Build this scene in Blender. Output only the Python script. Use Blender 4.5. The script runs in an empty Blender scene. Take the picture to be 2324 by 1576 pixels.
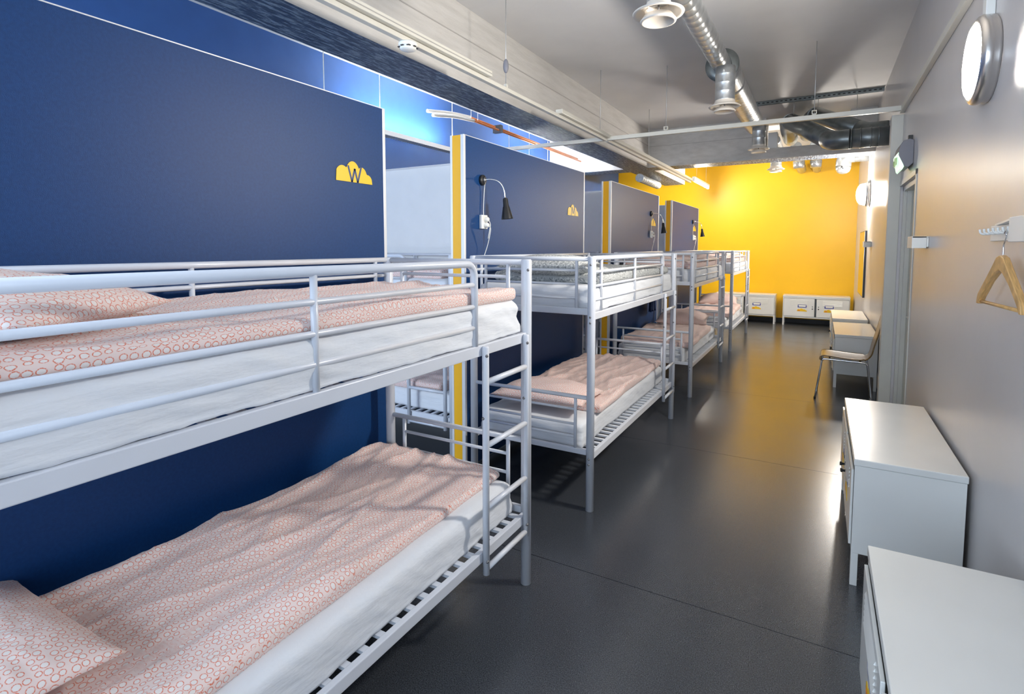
import bpy, math, random
import numpy as np
from mathutils import Vector, Matrix, noise
random.seed(7)
PI = math.pi
SC = bpy.context.scene
COL = SC.collection

# ------------------------------------------------------------------ camera
PX, PY, F = 1162.0, 650.0, 1227.0
CAMZ = 1.64
yaw, pitch = math.atan(700.0 / F), math.atan(88.0 / F)
fwd = Vector((-math.sin(yaw) * math.cos(pitch), math.cos(yaw) * math.cos(pitch), -math.sin(pitch)))
rgt = Vector((math.cos(yaw), math.sin(yaw), 0))
up = rgt.cross(fwd)
cam = bpy.data.cameras.new('camera')
camo = bpy.data.objects.new('camera', cam)
COL.objects.link(camo)
cam.sensor_width = 36.0
cam.lens = F * 36.0 / 2324.0
cam.shift_y = -(788.0 - PY) / 2324.0
cam.clip_start = 0.02
M = Matrix((rgt, up, -fwd)).transposed().to_4x4()
M.translation = Vector((0, 0, CAMZ))
camo.matrix_world = M
SC.camera = camo
SC.view_settings.view_transform = 'Standard'
SC.view_settings.look = 'None'
SC.view_settings.gamma = 1.0
SC.view_settings.use_curve_mapping = False
SC.view_settings.exposure = 1.02

# ------------------------------------------------------------------ world (sky outside the added windows behind)
W = bpy.data.worlds.new('world')
SC.world = W
W.use_nodes = True
bg = W.node_tree.nodes['Background']
bg.inputs[0].default_value = (0.62, 0.78, 1.0, 1)
bg.inputs[1].default_value = 2.2


def area(name, loc, rot, sx, sy, power, color):
    l = bpy.data.lights.new(name, 'AREA')
    l.shape = 'RECTANGLE'
    l.size = sx
    l.size_y = sy
    l.energy = power
    l.color = color
    o = bpy.data.objects.new(name, l)
    o.location = loc
    o.rotation_euler = rot
    COL.objects.link(o)
    return o


# area lamps added behind the camera as bluish fill, set at added windows
area('window_daylight', (-0.8, -2.45, 1.95), (math.radians(90), 0, 0), 2.4, 1.8, 30, (0.72, 0.85, 1.0))
area('window_daylight_left', (-3.4, -2.45, 1.95), (math.radians(90), 0, 0), 1.8, 1.8, 110, (0.72, 0.85, 1.0))  # added to brighten the left bay and its white partition


# ------------------------------------------------------------------ helpers
class MB:
    """collects shapes and links them as ONE mesh"""

    def __init__(s):
        s.v, s.f, s.sm, s.uv = [], [], [], None

    def add(s, vs, fs, smooth=False):
        n = len(s.v)
        s.v += [tuple(p) for p in vs]
        s.f += [tuple(i + n for i in f) for f in fs]
        s.sm += [smooth] * len(fs)
        return s

    def box(s, x0, x1, y0, y1, z0, z1):
        vs = [(x, y, z) for z in (z0, z1) for y in (y0, y1) for x in (x0, x1)]
        return s.add(vs, [(0, 2, 3, 1), (4, 5, 7, 6), (0, 1, 5, 4), (2, 6, 7, 3), (0, 4, 6, 2), (1, 3, 7, 5)])

    def tube(s, pts, r, n=10, cap=True, r2=None):
        pts = [Vector(p) for p in pts]
        m = len(pts)
        rings, prev = [], None
        vs, fs = [], []
        for i, p in enumerate(pts):
            if i == 0:
                t = pts[1] - p
            elif i == m - 1:
                t = p - pts[i - 1]
            else:
                t = (pts[i + 1] - p).normalized() + (p - pts[i - 1]).normalized()
            t.normalize()
            if prev is None:
                a = Vector((0, 0, 1)) if abs(t.z) < .9 else Vector((1, 0, 0))
                u = t.cross(a).normalized()
            else:
                u = (prev - t * prev.dot(t)).normalized()
            prev = u
            w = t.cross(u)
            rr = r[i] if isinstance(r, (list, tuple)) else (r if r2 is None else r + (r2 - r) * i / (m - 1))
            for k in range(n):
                a = 2 * PI * k / n
                vs.append(p + (u * math.cos(a) + w * math.sin(a)) * rr)
        for i in range(m - 1):
            for k in range(n):
                k2 = (k + 1) % n
                fs.append((i * n + k, i * n + k2, (i + 1) * n + k2, (i + 1) * n + k))
        base = len(s.v)
        s.add(vs, fs, True)
        if cap:
            s.f.append(tuple(base + k for k in reversed(range(n))))
            s.sm.append(False)
            s.f.append(tuple(base + (m - 1) * n + k for k in range(n)))
            s.sm.append(False)
        return s

    def lathe(s, prof, origin=(0, 0, 0), axis='z', n=28, close=False):
        """prof: (radius, height) pairs about an axis"""
        vs, fs = [], []
        o = Vector(origin)
        m = len(prof)
        for r, h in prof:
            for k in range(n):
                a = 2 * PI * k / n
                c, d = r * math.cos(a), r * math.sin(a)
                if axis == 'z':
                    p = Vector((c, d, h))
                elif axis == 'x':
                    p = Vector((h, c, d))
                else:
                    p = Vector((d, h, c))
                vs.append(o + p)
        for i in range(m - 1):
            for k in range(n):
                k2 = (k + 1) % n
                fs.append((i * n + k, i * n + k2, (i + 1) * n + k2, (i + 1) * n + k))
        base = len(s.v)
        s.add(vs, fs, True)
        if close:
            s.f.append(tuple(base + k for k in reversed(range(n)))); s.sm.append(False)
            s.f.append(tuple(base + (m - 1) * n + k for k in range(n))); s.sm.append(False)
        return s

    def ball(s, c, r, n=10, sq=(1, 1, 1)):
        prof = [(max(1e-4, math.sin(PI * i / n)) * r, -math.cos(PI * i / n) * r) for i in range(n + 1)]
        b = len(s.v)
        s.lathe(prof, (0, 0, 0), 'z', n + 4)
        for i in range(b, len(s.v)):
            v = s.v[i]
            s.v[i] = (c[0] + v[0] * sq[0], c[1] + v[1] * sq[1], c[2] + v[2] * sq[2])
        return s

    def prism(s, outline, d0, d1, axis='x'):
        """outline: list of 2-D points, extruded along axis from d0 to d1"""
        n = len(outline)
        def mk(a, b, d):
            return (d, a, b) if axis == 'x' else ((a, d, b) if axis == 'y' else (a, b, d))
        vs = [mk(a, b, d0) for a, b in outline] + [mk(a, b, d1) for a, b in outline]
        fs = [tuple(range(n - 1, -1, -1)), tuple(range(n, 2 * n))]
        fs += [(i, (i + 1) % n, n + (i + 1) % n, n + i) for i in range(n)]
        return s.add(vs, fs)

    def build(s, name, mat, parent=None, bevel=0, seg=2, sub=0):
        me = bpy.data.meshes.new(name)
        me.from_pydata(s.v, [], s.f)
        me.polygons.foreach_set('use_smooth', s.sm)
        if s.uv is not None:
            uvl = me.uv_layers.new(name='uv')
            li = np.zeros(len(me.loops), dtype=np.int32)
            me.loops.foreach_get('vertex_index', li)
            uvl.data.foreach_set('uv', np.asarray(s.uv, dtype=np.float32)[li].ravel())
        me.validate()
        me.update()
        if mat is not None:
            me.materials.append(mat)
        o = bpy.data.objects.new(name, me)
        COL.objects.link(o)
        if parent is not None:
            o.parent = parent
        if bevel:
            b = o.modifiers.new('bevel', 'BEVEL')
            b.width = bevel
            b.segments = seg
            b.limit_method = 'ANGLE'
            b.angle_limit = math.radians(40)
        if sub:
            b = o.modifiers.new('sub', 'SUBSURF')
            b.levels = b.render_levels = sub
        return o


def box(name, mat, x0, x1, y0, y1, z0, z1, parent=None, bevel=0):
    return MB().box(x0, x1, y0, y1, z0, z1).build(name, mat, parent, bevel)


def tag(o, label, cat, group=None):
    o['label'] = label
    o['category'] = cat
    if group:
        o['group'] = group
    return o


def thing(name, label, cat, loc=(0, 0, 0), rz=0, group=None):
    o = bpy.data.objects.new(name, None)
    o.empty_display_size = 0.1
    COL.objects.link(o)
    o.location = loc
    o.rotation_euler = (0, 0, rz)
    return tag(o, label, cat, group)


def struct(o, label=None):
    o['kind'] = 'structure'
    if label:
        o['label'] = label
    return o


def dup(root, loc, rz, label, group=None):
    r = root.copy()
    COL.objects.link(r)
    r.location = loc
    r.rotation_euler = (0, 0, rz)
    r['label'] = label
    if group:
        r['group'] = group
    for ch in list(root.children):
        c = ch.copy()
        COL.objects.link(c)
        c.parent = r
        for g in list(ch.children):
            d = g.copy()
            COL.objects.link(d)
            d.parent = c
    return r


# ------------------------------------------------------------------ materials
def new_mat(name):
    m = bpy.data.materials.new(name)
    m.use_nodes = True
    nt = m.node_tree
    return m, nt, nt.nodes['Principled BSDF']


def N(nt, typ, **kw):
    n = nt.nodes.new(typ)
    for k, v in kw.items():
        if k in n.inputs:
            n.inputs[k].default_value = v
        else:
            setattr(n, k, v)
    return n


def ramp(nt, fac, stops):
    r = nt.nodes.new('ShaderNodeValToRGB')
    while len(r.color_ramp.elements) > 1:
        r.color_ramp.elements.remove(r.color_ramp.elements[0])
    r.color_ramp.elements[0].position = stops[0][0]
    r.color_ramp.elements[0].color = (*stops[0][1], 1)
    for p, c in stops[1:]:
        e = r.color_ramp.elements.new(p)
        e.color = (*c, 1)
    nt.links.new(fac, r.inputs[0])
    return r.outputs[0]


def plain(name, col, rough=.5, metal=0.0, var=0.06, scale=6.0, bump=0.0, bscale=200.0, spec=None, rvar=0.0, coord='Object', stretch=(1, 1, 1)):
    """painted / metal surface with a slight procedural unevenness"""
    m, nt, b = new_mat(name)
    tc = N(nt, 'ShaderNodeTexCoord')
    mp = N(nt, 'ShaderNodeMapping')
    mp.inputs['Scale'].default_value = stretch
    nt.links.new(tc.outputs[coord], mp.inputs[0])
    nz = N(nt, 'ShaderNodeTexNoise', Scale=scale, Detail=4.0)
    nt.links.new(mp.outputs[0], nz.inputs['Vector'])
    lo = tuple(max(0, c * (1 - var)) for c in col)
    hi = tuple(min(1, c * (1 + var)) for c in col)
    nt.links.new(ramp(nt, nz.outputs[0], [(.3, lo), (.7, hi)]), b.inputs['Base Color'])
    b.inputs['Roughness'].default_value = rough
    b.inputs['Metallic'].default_value = metal
    if spec is not None:
        b.inputs['Specular IOR Level'].default_value = spec
    if rvar:
        mr = N(nt, 'ShaderNodeMapRange')
        mr.inputs['To Min'].default_value = rough - rvar
        mr.inputs['To Max'].default_value = rough + rvar
        nt.links.new(nz.outputs[0], mr.inputs['Value'])
        nt.links.new(mr.outputs[0], b.inputs['Roughness'])
    if bump:
        n2 = N(nt, 'ShaderNodeTexNoise', Scale=bscale, Detail=3.0)
        nt.links.new(mp.outputs[0], n2.inputs['Vector'])
        bp = N(nt, 'ShaderNodeBump', Strength=bump, Distance=0.002)
        nt.links.new(n2.outputs[0], bp.inputs['Height'])
        nt.links.new(bp.outputs[0], b.inputs['Normal'])
    return m


def emit(name, col, strength):
    m, nt, b = new_mat(name)
    b.inputs['Base Color'].default_value = (.9, .9, .9, 1)
    b.inputs['Emission Color'].default_value = (*col, 1)
    b.inputs['Emission Strength'].default_value = strength
    return m


white_metal = plain('white_powder_coat', (.64, .67, .73), .28, var=.02)
locker_white = plain('locker_white_enamel', (.74, .74, .71), .19, var=.03, scale=3)
navy = plain('navy_laminate', (.005, .042, .150), .42, var=.10, scale=90, bump=.3, bscale=420, spec=.27)
blue_wall = plain('blue_wall_paint', (.035, .110, .32), .42, var=.05, bump=.15, bscale=60)
yellow = plain('yellow_wall_paint', (.88, .50, .004), .42, var=.03, scale=1.5, bump=.1, bscale=90)
yellow_strip = plain('yellow_edge_strip', (.82, .42, .004), .45, var=.02)
wall_white = plain('grey_white_wall_paint', (.60, .575, .565), .30, var=.03, scale=2, bump=.35, bscale=14)
trim_white = plain('trim_white_paint', (.66, .64, .57), .35, var=.02)
ceil_mat = plain('ceiling_paint', (.70, .685, .67), .75, var=.04, scale=2, bump=.3, bscale=40)
alu = plain('aluminium_profile', (.72, .72, .72), .38, .25, var=.02)
galv = plain('galvanised_duct', (.52, .54, .55), .33, .8, var=.18, scale=14, rvar=.08)
galv_dark = plain('dull_dark_duct', (.20, .22, .22), .36, .7, var=.2, scale=9, rvar=.07)
chrome = plain('chrome', (.75, .75, .75), .12, 1, var=.02)
steel_brushed = plain('brushed_steel', (.60, .57, .54), .28, .95, var=.04)
black = plain('black_plastic', (.012, .012, .013), .35, var=.1)
bolt_m = plain('bolt_steel', (.22, .22, .23), .35, .8, var=.1)
white_plastic = plain('white_plastic', (.80, .80, .76), .4, var=.02)
cream_plastic = plain('cream_metal', (.74, .68, .60), .45, var=.02)
copper = plain('copper_pipe', (.72, .26, .10), .3, .8, var=.1)
wire_m = plain('steel_wire', (.50, .50, .50), .4, .5, var=.02)
panel_white = plain('white_laminate', (.80, .81, .81), .4, var=.02)
wood = plain('beech_hanger_wood', (.62, .36, .13), .42, var=.25, scale=8, stretch=(30, 3, 3))
ply = plain('varnished_plywood', (.21, .125, .045), .30, var=.22, scale=5, stretch=(2, 20, 20))
ply_edge = plain('plywood_edge', (.62, .48, .34), .5, var=.15, scale=40)
grey_plastic = plain('grey_plastic', (.20, .20, .23), .45, var=.03)
lamp_on = emit('lamp_glow', (1.0, .94, .86), 150)
tube_on = emit('tube_glow', (1.0, .95, .86), 120)
uplight_on = emit('uplight_glow', (.92, .96, 1.0), 120)
mirror_m = plain('mirror_glass', (.9, .9, .9), .03, 1, var=.0)
dark_gap = plain('dark_seam', (.01, .01, .012), .7, var=.1)
logo_yellow = plain('logo_yellow', (.82, .52, .01), .45, var=.02)
logo_blue = plain('logo_navy', (.02, .05, .15), .45, var=.02)
label_blue = plain('label_blue', (.05, .06, .30), .4, var=.02)
label_orange = plain('label_orange', (.80, .25, .02), .4, var=.02)


def floor_material():
    m, nt, b = new_mat('speckled_vinyl')
    tc = N(nt, 'ShaderNodeTexCoord')
    n1 = N(nt, 'ShaderNodeTexNoise', Scale=260.0, Detail=2.0)
    n2 = N(nt, 'ShaderNodeTexNoise', Scale=3.0, Detail=5.0)
    vo = N(nt, 'ShaderNodeTexVoronoi', Scale=85.0)
    for n in (n1, n2, vo):
        nt.links.new(tc.outputs['Object'], n.inputs['Vector'])
    base = ramp(nt, n1.outputs[0], [(.35, (.026, .030, .037)), (.52, (.048, .054, .064)), (.72, (.090, .098, .110))])
    fl = ramp(nt, vo.outputs['Distance'], [(.05, (.20, .19, .18)), (.12, (0, 0, 0))])
    gate = ramp(nt, vo.outputs['Color'], [(.72, (0, 0, 0)), (.80, (1, 1, 1))])
    mul = N(nt, 'ShaderNodeMix', data_type='RGBA', blend_type='MULTIPLY')
    mul.inputs[0].default_value = 1
    nt.links.new(fl, mul.inputs[6]); nt.links.new(gate, mul.inputs[7])
    ad = N(nt, 'ShaderNodeMix', data_type='RGBA', blend_type='ADD')
    ad.inputs[0].default_value = 1
    nt.links.new(base, ad.inputs[6]); nt.links.new(mul.outputs[2], ad.inputs[7])
    nt.links.new(ad.outputs[2], b.inputs['Base Color'])
    mr = N(nt, 'ShaderNodeMapRange')
    mr.inputs['To Min'].default_value = .20
    mr.inputs['To Max'].default_value = .27
    b.inputs['Specular IOR Level'].default_value = 1.0
    nt.links.new(n2.outputs[0], mr.inputs['Value'])
    nt.links.new(mr.outputs[0], b.inputs['Roughness'])
    bp = N(nt, 'ShaderNodeBump', Strength=.12, Distance=.001)
    nt.links.new(n1.outputs[0], bp.inputs['Height'])
    nt.links.new(bp.outputs[0], b.inputs['Normal'])
    return m


def concrete_white():
    m, nt, b = new_mat('painted_board_marked_concrete')
    tc = N(nt, 'ShaderNodeTexCoord')
    mp = N(nt, 'ShaderNodeMapping')
    mp.inputs['Scale'].default_value = (1, .35, 3)
    nt.links.new(tc.outputs['Object'], mp.inputs[0])
    n1 = N(nt, 'ShaderNodeTexNoise', Scale=7.0, Detail=8.0)
    n2 = N(nt, 'ShaderNodeTexNoise', Scale=26.0, Detail=6.0, Roughness=.7)
    nt.links.new(mp.outputs[0], n1.inputs['Vector'])
    nt.links.new(mp.outputs[0], n2.inputs['Vector'])
    c1 = ramp(nt, n1.outputs[0], [(.3, (.56, .54, .51)), (.6, (.64, .62, .59))])
    c2 = ramp(nt, n2.outputs[0], [(.27, (.45, .42, .40)), (.33, (1, 1, 1))])
    mul = N(nt, 'ShaderNodeMix', data_type='RGBA', blend_type='MULTIPLY')
    mul.inputs[0].default_value = .8
    nt.links.new(c1, mul.inputs[6]); nt.links.new(c2, mul.inputs[7])
    nt.links.new(mul.outputs[2], b.inputs['Base Color'])
    b.inputs['Roughness'].default_value = .6
    bp = N(nt, 'ShaderNodeBump', Strength=.6, Distance=.01)
    nt.links.new(n2.outputs[0], bp.inputs['Height'])
    nt.links.new(bp.outputs[0], b.inputs['Normal'])
    return m


def concrete_blue():
    m, nt, b = new_mat('scuffed_blue_concrete')
    tc = N(nt, 'ShaderNodeTexCoord')
    mp = N(nt, 'ShaderNodeMapping')
    mp.inputs['Scale'].default_value = (9, 1.3, 5)
    nt.links.new(tc.outputs['Object'], mp.inputs[0])
    n1 = N(nt, 'ShaderNodeTexNoise', Scale=5.0, Detail=9.0, Roughness=.72)
    n3 = N(nt, 'ShaderNodeTexNoise', Scale=1.1, Detail=3.0)
    nt.links.new(mp.outputs[0], n1.inputs['Vector'])
    nt.links.new(tc.outputs['Object'], n3.inputs['Vector'])
    nt.links.new(ramp(nt, n1.outputs[0], [(.40, (.010, .028, .075)), (.50, (.022, .055, .11)), (.55, (.20, .26, .33))]), b.inputs['Base Color'])
    b.inputs['Roughness'].default_value = .38
    bp = N(nt, 'ShaderNodeBump', Strength=1.0, Distance=.02)
    nt.links.new(n1.outputs[0], bp.inputs['Height'])
    nt.links.new(bp.outputs[0], b.inputs['Normal'])
    return m


def ring_fabric(name, ring, ground, inner, scale):
    """cotton printed with rows of dotted rings"""
    m, nt, b = new_mat(name)
    uv = N(nt, 'ShaderNodeUVMap')
    vo = N(nt, 'ShaderNodeTexVoronoi', Scale=scale, Randomness=.34, voronoi_dimensions='2D')
    nt.links.new(uv.outputs[0], vo.inputs['Vector'])
    dots = N(nt, 'ShaderNodeTexNoise', Scale=scale * 7, Detail=1.0)
    nt.links.new(uv.outputs[0], dots.inputs['Vector'])
    # ring between two radii, radius varies a little from cell to cell
    sep = N(nt, 'ShaderNodeSeparateColor')
    nt.links.new(vo.outputs['Color'], sep.inputs[0])
    rad = N(nt, 'ShaderNodeMapRange')
    rad.inputs['To Min'].default_value = .29
    rad.inputs['To Max'].default_value = .40
    nt.links.new(sep.outputs[0], rad.inputs['Value'])
    sub = N(nt, 'ShaderNodeMath', operation='SUBTRACT')
    nt.links.new(vo.outputs['Distance'], sub.inputs[0]); nt.links.new(rad.outputs[0], sub.inputs[1])
    ab = N(nt, 'ShaderNodeMath', operation='ABSOLUTE')
    nt.links.new(sub.outputs[0], ab.inputs[0])
    line = N(nt, 'ShaderNodeMapRange')
    line.inputs['From Min'].default_value = .025
    line.inputs['From Max'].default_value = .075
    line.inputs['To Min'].default_value = 1
    line.inputs['To Max'].default_value = 0
    nt.links.new(ab.outputs[0], line.inputs['Value'])
    dt = ramp(nt, dots.outputs[0], [(.42, (.45, .45, .45)), (.5, (1, 1, 1))])
    ml = N(nt, 'ShaderNodeMath', operation='MULTIPLY')
    nt.links.new(line.outputs[0], ml.inputs[0]); nt.links.new(dt, ml.inputs[1])
    ins = N(nt, 'ShaderNodeMath', operation='LESS_THAN')
    nt.links.new(sub.outputs[0], ins.inputs[0]); ins.inputs[1].default_value = 0
    m1 = N(nt, 'ShaderNodeMix', data_type='RGBA')
    nt.links.new(ins.outputs[0], m1.inputs[0])
    m1.inputs[6].default_value = (*ground, 1)
    m1.inputs[7].default_value = (*inner, 1)
    m2 = N(nt, 'ShaderNodeMix', data_type='RGBA')
    nt.links.new(ml.outputs[0], m2.inputs[0])
    nt.links.new(m1.outputs[2], m2.inputs[6])
    m2.inputs[7].default_value = (*ring, 1)
    nt.links.new(m2.outputs[2], b.inputs['Base Color'])
    b.inputs['Roughness'].default_value = .85
    b.inputs['Sheen Weight'].default_value = .15
    n2 = N(nt, 'ShaderNodeTexNoise', Scale=30.0, Detail=4.0)
    nt.links.new(uv.outputs[0], n2.inputs['Vector'])
    bp = N(nt, 'ShaderNodeBump', Strength=.25, Distance=.006)
    nt.links.new(n2.outputs[0], bp.inputs['Height'])
    nt.links.new(bp.outputs[0], b.inputs['Normal'])
    return m


def sheet_fabric():
    m, nt, b = new_mat('white_cotton_sheet')
    tc = N(nt, 'ShaderNodeTexCoord')
    mp = N(nt, 'ShaderNodeMapping')
    mp.inputs['Scale'].default_value = (1.0, 1.2, 5)
    mp.inputs['Rotation'].default_value = (.5, 0, 0)
    nt.links.new(tc.outputs['Object'], mp.inputs[0])
    n2 = N(nt, 'ShaderNodeTexNoise', Scale=5.0, Detail=5.0)
    nt.links.new(mp.outputs[0], n2.inputs['Vector'])
    bp = N(nt, 'ShaderNodeBump', Strength=.25, Distance=.03)
    nt.links.new(n2.outputs[0], bp.inputs['Height'])
    nt.links.new(bp.outputs[0], b.inputs['Normal'])
    b.inputs['Base Color'].default_value = (.72, .745, .78, 1)
    b.inputs['Roughness'].default_value = .85
    b.inputs['Sheen Weight'].default_value = .15
    return m


def grey_fabric():
    m, nt, b = new_mat('grey_speckled_cotton')
    uv = N(nt, 'ShaderNodeUVMap')
    n2 = N(nt, 'ShaderNodeTexNoise', Scale=75.0, Detail=5.0, Roughness=.75)
    nt.links.new(uv.outputs[0], n2.inputs['Vector'])
    nt.links.new(ramp(nt, n2.outputs[0], [(.36, (.10, .11, .12)), (.46, (.36, .38, .38)), (.60, (.72, .73, .71))]), b.inputs['Base Color'])
    b.inputs['Roughness'].default_value = .85
    return m


floor_m = floor_material()
conc_w = concrete_white()
conc_b = concrete_blue()
peach = ring_fabric('peach_ring_cotton', (.68, .17, .09), (.78, .635, .59), (.77, .72, .69), 47)
grey_cotton = grey_fabric()
sheet_m = sheet_fabric()

# ------------------------------------------------------------------ room shell
XR, XL, YF, YB, ZC = .62, -4.48, 13.25, -2.2, 3.62
fl = struct(box('floor', dark_gap, XL - .1, XR + .35, YB - .1, YF + .1, -.12, -.003))
ys = [YB] + [0.47 + 2.0 * i for i in range(7)] + [YF]
for a, b_ in zip(ys[:-1], ys[1:]):
    for (xa, xb) in ((XL, -2.21), (-2.207, XR + .3)):
        box('vinyl_sheet', floor_m, xa, xb, a + .002, b_ - .002, -.003, 0, fl)
struct(box('ceiling', ceil_mat, XL - .1, XR + .35, YB - .1, YF + .1, ZC, ZC + .12))
# far yellow wall
wf = struct(box('wall_back', yellow, XL - .1, XR + .35, YF, YF + .12, 0, ZC))
struct(box('baseboard_back', plain('black_skirting', (.015, .015, .016), .5), XL, XR, YF - .012, YF, 0, .09))
# left wall: blue, white behind the cross beam
struct(box('wall_left', blue_wall, XL - .12, XL, YB, YF, 0, ZC))
# right wall with a door opening
DY0, DY1, DZ = 5.22, 6.18, 2.20
wr = MB()
wr.box(XR, XR + .25, YB, DY0, 0, ZC)
wr.box(XR, XR + .25, DY0, DY1, DZ, ZC)
wr.box(XR, XR + .25, DY1, YF, 0, ZC)
struct(wr.build('wall_right', wall_white))
# column beside the door
co = struct(MB().box(.528, XR + .001, 6.2, 6.34, 0, 2.865).build('wall_right_column', trim_white, None, .004))
# front wall (behind the camera) with two unseen windows added for the fill light
wn = MB()
wins = [(-2.0, .4), (-4.3, -2.5)]
for x0, x1 in ((XL - .1, -4.3), (-2.5, -2.0), (.4, XR + .25)):
    wn.box(x0, x1, YB - .15, YB, 0, ZC)
for x0, x1 in wins:
    wn.box(x0, x1, YB - .15, YB, 0, 1.05)
    wn.box(x0, x1, YB - .15, YB, 2.85, ZC)
struct(wn.build('wall_front', wall_white))
for i, (x0, x1) in enumerate(wins):
    w = MB()
    for a, b_ in ((x0, x0 + .05), ((x0 + x1) / 2 - .03, (x0 + x1) / 2 + .03), (x1 - .05, x1)):
        w.box(a, b_, YB - .10, YB - .04, 1.05, 2.85)
    w.box(x0, x1, YB - .10, YB - .04, 1.05, 1.11)
    w.box(x0, x1, YB - .10, YB - .04, 2.79, 2.85)
    struct(w.build('window_%d' % (i + 1), trim_white))  # frame of an added window, out of view

# main beam along the room and the cross beam it meets
mb = MB().box(-3.05, -2.62, YB, 12.15, 3.0, ZC).build('ceiling_beam', conc_w)
mb.data.materials.append(conc_b)
mb.data.polygons[0].material_index = 1
struct(mb)
cb = MB().box(XL, -3.05, 9.28, 9.70, 3.0, ZC).box(-2.62, -.80, 9.28, 9.70, 3.0, ZC).box(-.80, XR, 9.28, 9.70, 3.0, 3.16)
cb.box(.30, XR, 9.28, 9.70, 3.16, ZC)
cb = cb.build('ceiling_cross_beam', conc_w)
cb.data.materials.append(conc_b)
for i, p in enumerate(cb.data.polygons):
    if p.normal.z < -.9 and p.center.z < 3.05:
        p.material_index = 1
struct(cb)
# board joints of the formwork on the two beams
struct(MB().box(-2.62, -2.616, YB, 12.15, 3.36, 3.368).box(-2.616, -.80, 9.277, 9.281, 3.345, 3.352).build('trim_1', plain('board_joint', (.42, .40, .38), .7)))

# door, jambs and lintel
dr = struct(box('door_1', plain('door_paint', (.62, .62, .53), .4, var=.02), .700, .74, DY0 + .03, DY1 - .03, .008, DZ - .05))
MB().box(.655, .699, DY0 + .085, DY0 + .115, .98, 1.13).build('door_handle_plate', steel_brushed, dr)
MB().tube([(.70, DY0 + .10, 1.07), (.645, DY0 + .10, 1.07), (.638, DY0 + .11, 1.07), (.636, DY0 + .23, 1.07)], .010).build('door_handle', chrome, dr)
MB().lathe([(.03, 0), (.032, -.02), (.028, -.045), (.001, -.05)], (.70, DY0 + .12, 1.30), 'x').build('lock_knob', black, dr)
jm = MB()
jm.box(.640, XR + .12, DY1 - .045, DY1, 0, DZ)
jm.box(.665, XR + .12, DY1 - .075, DY1 - .045, 0, DZ - .02)
jm.box(.640, XR + .12, DY0, DY0 + .03, 0, DZ)
jm.box(.640, XR + .12, DY0, DY1, DZ - .045, DZ)
struct(jm.build('trim_2', trim_white, None, .003))
struct(MB().box(.612, .6199, DY0 - .045, DY0 - .004, 0, DZ + .045).box(.612, .6199, DY0 - .045, DY1, DZ + .002, DZ + .045).build('trim_3', trim_white, None, .002))
# rail along the right wall
struct(box('trim_4', trim_white, XR - .035, XR - .0005, YB, 6.2, 2.875, 2.925, None, .004))

# ------------------------------------------------------------------ partitions
XP0, XP1, PZ = -2.266, -2.148, 2.415
parts_y = [(-0.35, 2.33), (3.10, 5.285), (6.095, 8.25), (9.08, 11.29)]
names = ['with the W cloud sign, nearest the camera', 'holding the nearest reading lamp, second from the camera',
         'third from the camera, behind the third bunk', 'farthest from the camera, next to the yellow wall']
for i, (a, b_) in enumerate(parts_y):
    t = thing('partition_wall', 'tall navy blue partition wall ' + names[i], 'partition', ((XP0 + XP1) / 2, a, 0), 0, 'navy partition walls behind the bunk beds')
    ox = (XP0 + XP1) / 2
    def B(nm, mt, x0, x1, y0, y1, z0, z1, bev=.0):
        return box(nm, mt, x0 - ox, x1 - ox, y0 - a, y1 - a, z0, z1, t, bev)
    B('blue_panel', navy, XP1 - .012, XP1 - .002, a + .006, b_ - .006, .06, PZ - .006)
    B('rear_panel', panel_white, XP0 + .002, XP0 + .012, a + .006, b_ - .006, .06, PZ - .006)
    B('core', dark_gap, XP0 + .014, XP1 - .014, a + .016, b_ - .016, .07, PZ - .01)
    for yy, s in ((a, 1), (b_, -1)):
        o = B('yellow_strip', yellow_strip, -2.246, -2.178, min(yy, yy + s * .012) + (.002 if s > 0 else 0), max(yy, yy + s * .012) - (.002 if s < 0 else 0), .05, PZ - .003)
        o['label'] = 'yellow strip on the panel end'
        for x0, x1 in ((XP0, -2.2465), (-2.1775, XP1)):
            B('corner_profile', alu, x0, x1, min(yy, yy + s * .022), max(yy, yy + s * .022), .03, PZ, .003)
    B('top_profile', alu, XP1 - .0018, XP1 + .0005, a + .0225, b_ - .0225, PZ - .0055, PZ - .001)
# white partitions across the left aisle, and the wider ones
for i, y in enumerate((4.13, 7.12, 10.1)):
    t = thing('white_partition', ['white cross partition seen through the gap beside the W panel',
              'white cross partition seen through the second gap between navy panels',
              'white cross partition seen through the third gap between navy panels'][i], 'partition', (-3.375, y, 0), 0, 'white cross partitions')
    box('panel', panel_white, -1.10, 1.104, 0, .04, .05, 2.40, t)
    box('top_edge', alu, -1.10, 1.104, -.004, .044, 2.40, 2.418, t)
    box('end_post', alu, -1.105, -1.101, -.004, .044, 0, 2.40, t)


def curve_pts(pts, n=6):
    """Catmull-Rom through pts"""
    pts = [Vector(p) for p in pts]
    P = [pts[0] * 2 - pts[1]] + pts + [pts[-1] * 2 - pts[-2]]
    out = []
    for i in range(1, len(P) - 2):
        for k in range(n):
            t = k / n
            a, b_, c, d = P[i - 1], P[i], P[i + 1], P[i + 2]
            out.append(.5 * ((2 * b_) + (c - a) * t + (2 * a - 5 * b_ + 4 * c - d) * t * t + (3 * b_ - a - 3 * c + d) * t ** 3))
    out.append(pts[-1])
    return out


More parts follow.
